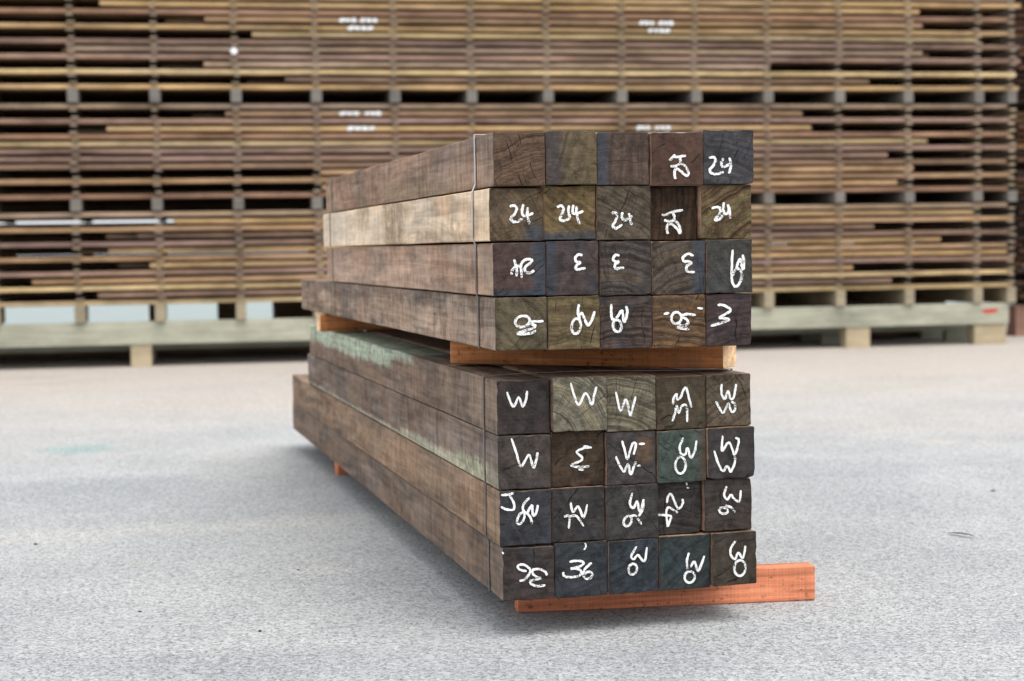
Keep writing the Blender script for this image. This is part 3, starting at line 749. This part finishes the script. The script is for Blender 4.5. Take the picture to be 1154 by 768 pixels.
# end colours (as seen), pith position in the face, rings, stain, bands
GREY = (62, 70, 80)
ENDS = {
 ('U', 0, 0): dict(base=(104, 84, 70), centre=(.20, -.32), ring=.75, freq=150, stain=.05),
 ('U', 0, 1): dict(base=(104, 92, 74), centre=(-.55, .30), ring=.6, freq=60, stain=.1, band=[(-.1, .035, -.1, .3, (76, 70, 72), .012), (.095, .2, -.1, .3, (112, 98, 74), .012)]),
 ('U', 0, 2): dict(base=(98, 82, 74), centre=(.5, .03), ring=.3, freq=60, stain=.1, band=[(-.1, .028, -.1, .3, (70, 76, 84), .010)]),
 ('U', 0, 3): dict(base=(96, 74, 64), centre=(.5, .5), ring=.1, freq=60, stain=0, fine=.3),
 ('U', 0, 4): dict(base=(78, 76, 78), centre=(.0, -.25), ring=.45, freq=90, stain=.3, stain_col=(60, 70, 86)),
 ('U', 1, 0): dict(base=(106, 90, 72), centre=(-.12, -.05), ring=.5, freq=70, stain=.12, band=[(.085, .2, -.1, .035, GREY, .018)]),
 ('U', 1, 1): dict(base=(118, 100, 72), centre=(.3, .4), ring=.4, freq=60, stain=.05, band=[(-.1, .3, -.1, .018, GREY, .012)]),
 ('U', 1, 2): dict(base=(94, 84, 72), centre=(-.1, -.22), ring=.6, freq=90, stain=.1),
 ('U', 1, 3): dict(base=(72, 56, 44), centre=(-.6, .1), ring=.5, freq=90, stain=.0),
 ('U', 1, 4): dict(base=(102, 84, 62), centre=(.2, -.15), ring=.75, freq=120, stain=.1, tan=(124, 116, 84)),
 ('U', 2, 0): dict(base=(92, 76, 72), centre=(.5, .3), ring=.1, freq=50, stain=.1, band=[(.092, .2, -.1, .3, (66, 72, 82), .012), (-.1, .2, -.1, .012, GREY, .01)]),
 ('U', 2, 1): dict(base=(86, 76, 74), centre=(.5, -.3), ring=.1, freq=50, stain=.35, stain_col=(58, 68, 80), band=[(-.1, .02, -.1, .3, (60, 68, 78), .012)]),
 ('U', 2, 2): dict(base=(84, 76, 72), centre=(.03, -.10), ring=.7, freq=60, stain=.25, tan=(138, 114, 84)),
 ('U', 2, 3): dict(base=(90, 80, 72), centre=(.14, -.16), ring=.7, freq=60, stain=.2, tan=(132, 112, 84), band=[(.1, .2, -.1, .3, (64, 70, 80), .012)]),
 ('U', 2, 4): dict(base=(80, 78, 74), centre=(.3, .3), ring=.3, freq=70, stain=.35, stain_col=(64, 74, 82)),
 ('U', 3, 0): dict(base=(104, 94, 76), centre=(-.10, -.12), ring=.5, freq=60, stain=.2, stain_col=(76, 78, 78)),
 ('U', 3, 1): dict(base=(112, 98, 74), centre=(.06, -.3), ring=.5, freq=60, stain=.1),
 ('U', 3, 2): dict(base=(82, 70, 64), centre=(.1, -.6), ring=.75, freq=140, stain=.4, stain_col=(58, 66, 76)),
 ('U', 3, 3): dict(base=(102, 82, 64), centre=(-.02, -.5), ring=.75, freq=130, stain=.1, tan=(140, 104, 66)),
 ('U', 3, 4): dict(base=(78, 66, 66), centre=(.15, -.5), ring=.4, freq=100, stain=.3, stain_col=(58, 62, 72)),
 ('L', 0, 0): dict(base=(72, 64, 62), centre=(.4, .4), ring=.15, freq=60, stain=.2, stain_col=(56, 66, 62)),
 ('L', 0, 1): dict(base=(130, 124, 108), centre=(-.06, -.06), ring=.75, freq=110, stain=.12, stain_col=(104, 118, 108), tan=(150, 138, 112)),
 ('L', 0, 2): dict(base=(124, 117, 100), centre=(.02, -.10), ring=.7, freq=100, stain=.08, stain_col=(100, 108, 96)),
 ('L', 0, 3): dict(base=(90, 80, 66), centre=(.5, .3), ring=.2, freq=60, stain=.15),
 ('L', 0, 4): dict(base=(106, 94, 80), centre=(.2, -.2), ring=.4, freq=80, stain=.1, stain_col=(88, 86, 84)),
 ('L', 1, 0): dict(base=(86, 78, 74), centre=(.4, .2), ring=.15, freq=60, stain=.2, stain_col=(70, 74, 84)),
 ('L', 1, 1): dict(base=(82, 68, 56), centre=(.5, .5), ring=.15, freq=60, stain=.12, stain_col=(66, 64, 64)),
 ('L', 1, 2): dict(base=(80, 74, 74), centre=(-.3, .3), ring=.2, freq=60, stain=.3, stain_col=(62, 68, 78), band=[(.075, .115, .05, .11, (104, 84, 66), .012)]),
 ('L', 1, 3): dict(base=(78, 88, 82), centre=(.5, -.2), ring=.2, freq=60, stain=.3, stain_col=(92, 104, 98), band=[(.105, .2, -.1, .3, (84, 72, 62), .012)]),
 ('L', 1, 4): dict(base=(74, 69, 69), centre=(.5, .5), ring=.12, freq=60, stain=.2, stain_col=(62, 64, 74)),
 ('L', 2, 0): dict(base=(68, 68, 72), centre=(.4, .2), ring=.2, freq=70, stain=.25, stain_col=(60, 68, 78)),
 ('L', 2, 1): dict(base=(66, 62, 62), centre=(-.3, -.2), ring=.3, freq=80, stain=.25, stain_col=(56, 62, 72)),
 ('L', 2, 2): dict(base=(74, 70, 70), centre=(.3, -.4), ring=.25, freq=70, stain=.25, stain_col=(60, 66, 76)),
 ('L', 2, 3): dict(base=(64, 60, 58), centre=(.02, -.2), ring=.6, freq=70, stain=.1, stain_col=(52, 54, 60)),
 ('L', 2, 4): dict(base=(76, 68, 64), centre=(.06, -.3), ring=.25, freq=70, stain=.2, stain_col=(62, 66, 74)),
 ('L', 3, 0): dict(base=(74, 66, 64), centre=(.1, -.4), ring=.3, freq=80, stain=.2, stain_col=(58, 62, 70)),
 ('L', 3, 1): dict(base=(62, 66, 70), centre=(.2, -.3), ring=.3, freq=80, stain=.2, stain_col=(54, 62, 70)),
 ('L', 3, 2): dict(base=(60, 66, 72), centre=(-.1, .3), ring=.45, freq=90, stain=.2, stain_col=(52, 60, 72)),
 ('L', 3, 3): dict(base=(62, 68, 68), centre=(.3, -.3), ring=.3, freq=80, stain=.3, stain_col=(60, 76, 80)),
 ('L', 3, 4): dict(base=(78, 70, 62), centre=(.5, .2), ring=.15, freq=60, stain=.1, stain_col=(62, 66, 70)),
}
SIDE = {
 ('U', 0, 0): dict(base=(130, 112, 98), patches=[(.3, 1.3, -.02, .045, (150, 132, 108), .03, .5)]),
 ('U', 1, 0): dict(base=(196, 178, 154), patches=[(1.15, 2.5, .0, .125, (206, 192, 172), .05, .7), (.95, 1.25, -.02, .15, (132, 110, 88), .03, .8), (.2, .8, -.02, .04, (150, 128, 104), .03, .6), (1.5, 1.7, .05, .15, (150, 128, 104), .03, .6)], contrast=.6),
 ('U', 2, 0): dict(base=(148, 128, 112), patches=[(.6, 2.5, .0, .09, (178, 152, 134), .05, .6)], contrast=.8),
 ('U', 3, 0): dict(base=(132, 117, 104), patches=[(.0, 3.2, .085, .14, (102, 90, 82), .03, .6), (.2, 1.5, .02, .08, (158, 136, 116), .04, .5)], contrast=1.2),
 ('L', 0, 0): dict(base=(108, 95, 84), patches=[(1.35, 3.5, .064, .2, (180, 194, 172), .022, .88), (1.0, 1.45, .100, .2, (160, 176, 156), .02, .8), (.1, .6, .0, .10, (134, 116, 100), .05, .5)], contrast=1.1),
 ('L', 1, 0): dict(base=(108, 97, 88), patches=[(1.1, 3.5, -.05, .012, (172, 166, 148), .010, .85), (.35, 1.2, -.05, .026, (178, 174, 152), .014, .88), (-.3, .45, -.05, .046, (178, 176, 150), .018, .9)], contrast=1.0),
 ('L', 2, 0): dict(base=(120, 103, 87), patches=[(.5, 2.4, .04, .10, (152, 126, 102), .04, .6)], contrast=1.0),
 ('L', 3, 0): dict(base=(106, 94, 84), patches=[(.1, .7, .03, .1, (138, 114, 94), .04, .5)], contrast=.9),
}
PROUD = {('U', 0, 0): .012, ('U', 0, 1): .014, ('U', 0, 3): .012, ('U', 1, 3): -.022, ('U', 1, 0): .0, ('L', 0, 1): .012, ('L', 1, 1): -.010, ('L', 2, 3): -.016,
         ('L', 1, 3): .004, ('L', 1, 4): .008, ('L', 0, 0): -.006, ('L', 3, 4): .006, ('U', 0, 4): .006}
LOOK = {('U', 0, 0): 'brown blank end with slanting grain', ('U', 0, 1): 'blank end half dark, half olive', ('U', 0, 2): 'blank end with grey-blue left edge',
        ('U', 0, 3): 'smooth reddish end with sideways chalk 24', ('U', 0, 4): 'blue-grey end with upright chalk 24',
        ('U', 1, 0): 'pale side and brown end chalked 24', ('U', 1, 1): 'olive tan end chalked 24', ('U', 1, 2): 'greyish brown end chalked 24', ('U', 1, 3): 'recessed dark brown end with sideways chalk 24',
        ('U', 1, 4): 'brown ringed end chalked 24', ('U', 2, 0): 'brown end with upside-down chalk 24', ('U', 2, 1): 'blue-stained end with backward chalk 3',
        ('U', 2, 2): 'tan-streaked end with backward chalk 3', ('U', 2, 3): 'grey ringed end with backward chalk 3', ('U', 2, 4): 'grey end with long chalk loop',
        ('U', 3, 0): 'olive grey end with upside-down looped chalk', ('U', 3, 1): 'tan end with tall chalk loop and wave', ('U', 3, 2): 'dark streaked end with looped chalk',
        ('U', 3, 3): 'brown streaked end with sideways chalk loop', ('U', 3, 4): 'dark reddish end with chalk zigzag',
        ('L', 0, 0): 'dark end with chalk W', ('L', 0, 1): 'pale olive ringed end with chalk W', ('L', 0, 2): 'pale olive end with slanted chalk W', ('L', 0, 3): 'brown end with sideways chalk 33', ('L', 0, 4): 'light brown end with sideways chalk 33',
        ('L', 1, 0): 'grey end with tall chalk W', ('L', 1, 1): 'plain brown end with sideways chalk 3', ('L', 1, 2): 'grey end with double chalk W', ('L', 1, 3): 'greenish end with sideways chalk 30', ('L', 1, 4): 'purplish grey end with large chalk 33',
        ('L', 2, 0): 'dark end with chalk J and 36', ('L', 2, 1): 'dark grey end with sideways chalk 36', ('L', 2, 2): 'grey end with sideways chalk 36', ('L', 2, 3): 'recessed cracked dark end with chalk 24', ('L', 2, 4): 'brownish dark end with sideways chalk 36',
        ('L', 3, 0): 'brown end with upside-down chalk 36', ('L', 3, 1): 'blue-grey end with upright chalk 36', ('L', 3, 2): 'blue-grey end with sideways chalk 30', ('L', 3, 3): 'greenish grey end with sideways chalk 30', ('L', 3, 4): 'brown end with sideways chalk 30'}

g = G('white_chalk')
pn = g.noise(g.obj(), 420, 3, 0.7)
M_chalk = g.out(g.mix(g.step(pn, .35, .6), (.60, .60, .59, 1), (.86, .86, .85, 1)), .9)
skip = g.noise(g.mapv(g.obj(), scale=(1, 1, 1)), 300, 4, .75)      # the crayon skips over the grain
skip2 = g.noise(g.obj(), 30, 2, .5)
g.put(g.b.inputs['Alpha'], g.step(g.math('ADD', skip, g.math('MULTIPLY', g.math('SUBTRACT', skip2, .5), .55)), .36, .46))


def smooth(pl, n=7):
    if len(pl) < 3:
        a, b = pl[0], pl[-1]
        return [(a[0] + (b[0] - a[0]) * t / 5, a[1] + (b[1] - a[1]) * t / 5) for t in range(6)]
    P = [pl[0]] + list(pl) + [pl[-1]]
    out = []
    for i in range(1, len(P) - 2):
        p0, p1, p2, p3 = P[i - 1], P[i], P[i + 1], P[i + 2]
        for k in range(n):
            t = k / n
            out.append(tuple(.5 * (2 * p1[a] + (p2[a] - p0[a]) * t + (2 * p0[a] - 5 * p1[a] + 4 * p2[a] - p3[a]) * t * t + (3 * p1[a] - p0[a] - 3 * p2[a] + p3[a]) * t ** 3) for a in (0, 1)))
    out.append(pl[-1])
    return out


def chalk_mesh(strokes, seed, hw):
    R = random.Random(seed)
    bm = bmesh.new()
    dep = -0.0024
    for st in strokes:
        pts = smooth(st)
        n = len(pts)
        ph = R.uniform(0, 50)
        rows = []
        for i, (px, pz) in enumerate(pts):
            a = pts[max(0, i - 1)]; b = pts[min(n - 1, i + 1)]
            tx, tz = b[0] - a[0], b[1] - a[1]
            l = math.hypot(tx, tz) or 1e-6
            nx, nz = -tz / l, tx / l
            e = min(i, n - 1 - i)
            cap = (.55, .85)[e] if e < 2 else 1.0
            w1 = hw * cap * (1 + .35 * mnoise.noise(Vector((ph, i * .45, 0))) + .14 * R.uniform(-1, 1))
            w2 = hw * cap * (1 + .35 * mnoise.noise(Vector((ph + 9, i * .45, 0))) + .14 * R.uniform(-1, 1))
            dep -= 1.2e-5
            rows.append([bm.verts.new(v) for v in ((px + nx * w1, 0.0006, pz + nz * w1), (px + nx * w1, dep, pz + nz * w1), (px - nx * w2, dep, pz - nz * w2), (px - nx * w2, 0.0006, pz - nz * w2))])
        for i in range(n - 1):
            for k in range(3):
                bm.faces.new((rows[i][k], rows[i][k + 1], rows[i + 1][k + 1], rows[i + 1][k]))
        bm.faces.new(rows[0]); bm.faces.new(rows[-1])
    return mesh_from(bm, 'chalk_mark')


for (bn, FR, RC, XX, YY, bname) in (('U', UF, UR, U_X, U_Y, 'upper'), ('L', LF, LR, L_X, L_Y, 'lower')):
    for i in range(4):
        for j in range(5):
            u0, u1, z0, z1 = RC[i * 5 + j]
            key = (bn, i, j)
            R = random.Random('%s%d%d' % key)
            gap = .0019
            u0 += gap * R.uniform(.3, 1.0); u1 -= gap * R.uniform(.3, 1.0); z1 -= gap * R.uniform(.4, 1.3)
            if bn == 'U':
                ln = 2.40 + R.uniform(-.03, .03) if i < 3 else (3.10 if j == 0 else 2.4 + R.choice([.6, .7]))
                if j == 0 and i < 3: ln = 2.41 + (.0, .012, -.01)[i]
            else:
                ln = (3.22, 3.30, 3.87, 3.93)[i] + (0 if j == 0 else R.choice([-.3, 0, -.6]) + R.uniform(-.03, .03))
            if j == 0: z1 -= .0022
            pr = PROUD.get(key, R.uniform(-.003, .003))
            e = dict(ENDS[key])
            b = e.pop('base')
            em = end_material('end_grain_%s_%d_%d' % (bname, i + 1, j + 1), b, str(key), **e)
            if j == 0:
                sd = SIDE[key]
                sm = side_material('long_grain_%s_%d' % (bname, i + 1), sd['base'], str(key) + 's', list(sd.get('patches', ())) + [(-.3, .105, -.3, .5, tuple(min(255, v * 1.08) for v in sd['base']), .008, .6)], sd.get('contrast', 1))
            else:
                nm = 'long_grain_plain_%d' % ((i + j) % 3)
                sm = bpy.data.materials.get(nm) or side_material(nm, [(128, 108, 94), (116, 100, 88), (140, 118, 98)][(i + j) % 3], nm)
            me = sawn_mesh('squared_timber', u1 - u0, ln, z1 - z0, str(key), chamfer=.0013 + .0018 * R.random(), wave=.0011, front=True)
            me.materials.append(sm); me.materials.append(em)
            o = link('squared_timber', me, mw=FR @ Matrix.Translation((u0, -pr, z0)) @ Matrix.Rotation(R.uniform(-.005, .005), 4, 'Y') @ Matrix.Rotation(R.uniform(-.0004, .0004), 4, 'X'))
            row = ('top', 'second', 'third', 'bottom')[i]
            tag(o, 'timber with %s, %s row of %s bundle' % (LOOK[key], row, bname) if not LOOK[key].startswith('pale side') else 'timber with %s, %s row of %s bundle' % (LOOK[key], row, bname), 'timber', 'squared timbers of the %s bundle' % bname)
            if key in MARKS:
                cn, strokes = MARKS[key]
                ns = {('L', 3, 0): 1, ('L', 3, 1): 1, ('L', 2, 3): 2}.get(key, 0)
                ox, oy, s = CROP[cn]
                x0, x1 = XX[i][j], XX[i][j + 1]
                ya, yb = YY[i][j], YY[i + 1][j]
                wd, ht = u1 - u0, z1 - z0
                loc = [[((ox + px / s - x0) / (x1 - x0) * wd, (yb - (oy + py / s)) / (yb - ya) * ht) for px, py in st] for st in strokes]
                hw = .0029 if bn == 'U' else .0026
                k = link('chalk_mark', chalk_mesh(loc[:len(loc) - ns], str(key), hw), [M_chalk], o)
                for st in loc[len(loc) - ns:]:
                    link('paper_scrap', chalk_mesh([st], str(key) + 'p', .0017), [M_chalk], o)

# ------------------------------------------------------------------ orange bearers
def orange_material(name, base, seed, spots=.5, light_end=None):
    R = random.Random(seed)
    g = G(name)
    p = g.obj(); q = g.mapv(p, loc=(R.uniform(-9, 9), R.uniform(-9, 9), 0))
    x, y, z = g.sep(p)
    b = lin(base)
    gr = g.noise(g.mapv(q, scale=(1, .03, 1)), 110, 4, .6)
    gr2 = g.noise(g.mapv(q, scale=(1, .08, 1)), 25, 3, .6)
    col = g.mix(g.step(gr2, .3, .7), scl(b, .72), scl(b, 1.15))
    sp = g.step(g.noise(g.mapv(q, scale=(1, .6, 1)), 70, 4, .7), .58, .66)
    col = g.mix(g.math('MULTIPLY', sp, spots), col, scl(b, .3))
    dirt = g.step(g.noise(g.mapv(q, scale=(1, .4, 1)), 9, 5, .7), .55, .72)
    col = g.mix(g.math('MULTIPLY', dirt, spots * .6), col, lin((120, 92, 80)))
    wear = g.step(g.noise(g.mapv(q, scale=(1, .35, 1)), 16, 6, .75), .52, .66)
    col = g.mix(g.math('MULTIPLY', wear, .45), col, scl((min(1, b[0] * 1.25), b[1] * 1.5, b[2] * 1.6), 1))
    saw = g.noise(g.mapv(q, scale=(3, 260, 3), rot=(.08, 0, 0)), 1.0, 2, .5)
    v = g.math('ADD', 1.0, g.math('MULTIPLY', g.math('SUBTRACT', gr, .5), 1.5))
    v = g.math('ADD', v, g.math('MULTIPLY', g.math('SUBTRACT', saw, .5), .5))
    col = g.mix(1.0, col, g.comb(v, v, v), 'MULTIPLY')
    g.bump(gr, .4, .0015)
    return g.out(col, .75)


M_or = orange_material('orange_red_timber', (200, 126, 94), 1, .85)
M_or_end = orange_material('orange_red_timber_end', (222, 134, 98), 2, .25)
M_tan = orange_material('orange_pine', (172, 112, 70), 3, .75)
M_tan_end = orange_material('pale_pine_end', (226, 186, 146), 4, .2)


def bearer(name, a, b, wd, z0, z1, mats, label, seed):
    """a sawn batten whose front bottom edge runs from a to b on plan; wd is its depth going away from the camera"""
    a = Vector(a); b = Vector(b)
    d = b - a
    ang = math.atan2(d.y, d.x)
    me = sawn_mesh(name, wd, d.length, z1 - z0, seed, chamfer=.003, wave=.0012)
    for mt in mats: me.materials.append(mt)
    # local Y runs from a to b, local X must point away from the camera: mirror by running b -> a
    M = Matrix.Translation((b.x, b.y, z0)) @ Matrix.Rotation(ang + math.pi / 2, 4, 'Z')
    M = M @ Matrix.Translation((0, 0, 0))
    o = link(name, me, mw=M)
    tag(o, label, 'bearer', 'orange bearers under and between the bundles')
    return o


def loc2(FR, x, y):
    v = FR @ Vector((x, y, 0)); return (v.x, v.y)


bearer('bearer', (.0051, 4.0197), (.0051 + .7625 * math.cos(.1325), 4.0197 + .7625 * math.sin(.1325)), .055, 0.001, .0895, (M_or, M_or_end), 'orange-red bearer on the asphalt sticking out right under the lower bundle', 11)
bearer('bearer', loc2(LF, .062, 2.93), loc2(LF, .72, 2.97), .06, .001, .0895, (M_or, M_or_end), 'orange bearer tip on the asphalt under the far end of the lower bundle', 12)
bearer('bearer', (-.1607, 4.252), (.508, 3.9304), .10, .6095, .6695, (M_tan, M_tan_end), 'skewed orange pine bearer with pale end between the bundles near the front', 13)
bearer('bearer', loc2(UF, -.015, 2.50), loc2(UF, .70, 2.50), .09, .6095, .6720, (M_tan, M_tan_end), 'orange pine bearer between the bundles near their far ends', 14)

# ------------------------------------------------------------------ steel straps
g = G('strap_steel')
pn = g.noise(g.obj(), 30, 3, .6)
g.b.inputs['Metallic'].default_value = .75
M_strap = g.out(g.mix(g.step(g.sep(g.obj())[2], .86, .98), g.mix(pn, (.10, .09, .085, 1), (.22, .20, .19, 1)), (.62, .62, .63, 1)), .42)
g = G('strap_rusty')
pn = g.noise(g.obj(), 40, 3, .6)
M_strap2 = g.out(g.mix(pn, (.16, .12, .09, 1), (.34, .27, .21, 1)), .6)


def strap(FR, rc, y, wd, mat, label):
    x0 = min(r[0] for r in rc) ; x1 = max(r[1] for r in rc)
    tops = [(r[0], r[1], r[3]) for r in rc[:5]]; bots = [(r[0], r[1], r[2]) for r in rc[15:]]
    lx = [r[0] for r in (rc[0], rc[5], rc[10], rc[15])]
    o_ = .0009
    path = []
    for k, r in enumerate((rc[15], rc[10], rc[5], rc[0])):
        path += [(r[0] - o_ , r[2] + .01), (r[0] - o_, r[3] - .01)]
    path += [(rc[0][0] - o_, rc[0][3] + o_)]
    hi = max((r[3], r[0], r[1]) for r in rc[1:4])
    lv = rc[0][3] + (rc[4][3] - rc[0][3]) * hi[1] / .63
    if hi[0] > lv: path += [(hi[1], hi[0] + o_), (hi[2], hi[0] + o_)]
    path += [(rc[4][0], rc[4][3] + o_), (rc[4][1] + o_, rc[4][3] + o_)]
    for r in (rc[4], rc[9], rc[14], rc[19]):
        path += [(r[1] + o_, r[3] - .01), (r[1] + o_, r[2] + .01)]
    path += [(rc[19][1] + o_, rc[19][2] - o_)] + [((r[0] + r[1]) / 2, r[2] - o_) for r in (rc[18], rc[17], rc[16])] + [(rc[15][0] - o_, rc[15][2] - o_)]
    bm = bmesh.new()
    rings = []
    n = len(path)
    cx = sum(p[0] for p in path) / n; cz = sum(p[1] for p in path) / n
    for (px, pz) in path:
        dx = -.0007 if px < cx else .0007
        dz = -.0006 if pz < cz else .0012
        rings.append([bm.verts.new(v) for v in ((px, y - wd / 2, pz), (px + dx, y - wd / 2, pz + dz), (px + dx, y + wd / 2, pz + dz), (px, y + wd / 2, pz))])
    for i in range(n):
        a, b = rings[i], rings[(i + 1) % n]
        for k in range(4):
            bm.faces.new((a[k], a[(k + 1) % 4], b[(k + 1) % 4], b[k]))
    o = link('steel_strap', mesh_from(bm, 'steel_strap'), [mat], mw=FR.copy())
    tag(o, label, 'strap', 'steel straps round the bundles')


strap(UF, UR, .147, .011, M_strap, 'shiny grey steel strap near the front of the upper bundle')
strap(UF, UR, 2.26, .012, M_strap2, 'dull brown strap near the far end of the upper bundle')
strap(LF, LR, .127, .010, M_strap, 'grey steel strap near the front of the lower bundle')
strap(LF, LR, 3.05, .012, M_strap2, 'dull strap near the far end of the lower bundle')

# ------------------------------------------------------------------ litter on the yard
def leaf(x, y, ln, wd, rot, col, name, label, cat, curl=.012):
    bm = bmesh.new()
    rows = []
    n = 9
    for i in range(n):
        t = i / (n - 1)
        ww = wd * (math.sin(math.pi * min(1, t * .96 + .02)) ** .7) + .0006
        h = .003 + curl * math.sin(t * 2.6) + .004 * t
        rows.append([bm.verts.new(v) for v in (((t - .5) * ln, -ww, h + ww * .5), ((t - .5) * ln, 0, h), ((t - .5) * ln, ww, h + ww * .45))])
    for i in range(n - 1):
        for k in (0, 1):
            bm.faces.new((rows[i][k], rows[i][k + 1], rows[i + 1][k + 1], rows[i + 1][k]))
    bmesh.ops.solidify(bm, geom=bm.faces[:], thickness=.0012)
    g = G(name + '_surface')
    pn = g.noise(g.obj(), 60, 4, .6)
    b = lin(col)
    mt = g.out(g.mix(pn, scl(b, .6), scl(b, 1.3)), .7)
    o = link(name, mesh_from(bm, name), [mt], mw=frame(x, y, rot, 0.0))
    tag(o, label, cat)


leaf(1.3745, 5.0, .11, .006, -1.0, (112, 102, 84), 'dry_leaf', 'curled dry brown leaf on the asphalt right of the bundles', 'leaf', .003)


def chip(x, y, s, col, label):
    bm = bmesh.new()
    R = random.Random(str((x, y)))
    bmesh.ops.create_icosphere(bm, subdivisions=2, radius=s)
    for v in bm.verts:
        v.co.x *= 1.5; v.co.z *= .45
        v.co += v.co.normalized() * s * R.uniform(-.25, .25)
        v.co.z += s * .42
    g = G('bark_chip_surface')
    pn = g.noise(g.obj(), 200, 3, .6)
    b = lin(col)
    o = link('bark_chip', mesh_from(bm, 'bark_chip'), [g.out(g.mix(pn, scl(b, .6), scl(b, 1.3)), .85)], mw=frame(x, y, R.uniform(0, 3)))
    tag(o, label, 'bark chip', 'bark chips scattered on the asphalt')


chip(-1.509, 5.10, .006, (74, 66, 58), 'dark bark chip nearest the left edge of the asphalt')
chip(-.614, 3.871, .004, (60, 54, 50), 'dark bark chip lowest on the asphalt left of the bundles')
chip(-.955, 4.106, .0035, (80, 72, 66), 'small dark bark chip on the lower left asphalt')
chip(-.62, 4.62, .004, (90, 70, 56), 'tiny brown bark chip on the asphalt beside the pale scuff')
chip(1.74, 5.9, .006, (120, 92, 70), 'brown bark chip on the asphalt beyond the dry leaf')
chip(1.62, 4.77, .006, (96, 84, 74), 'greyish bark chip at the right edge of the asphalt')
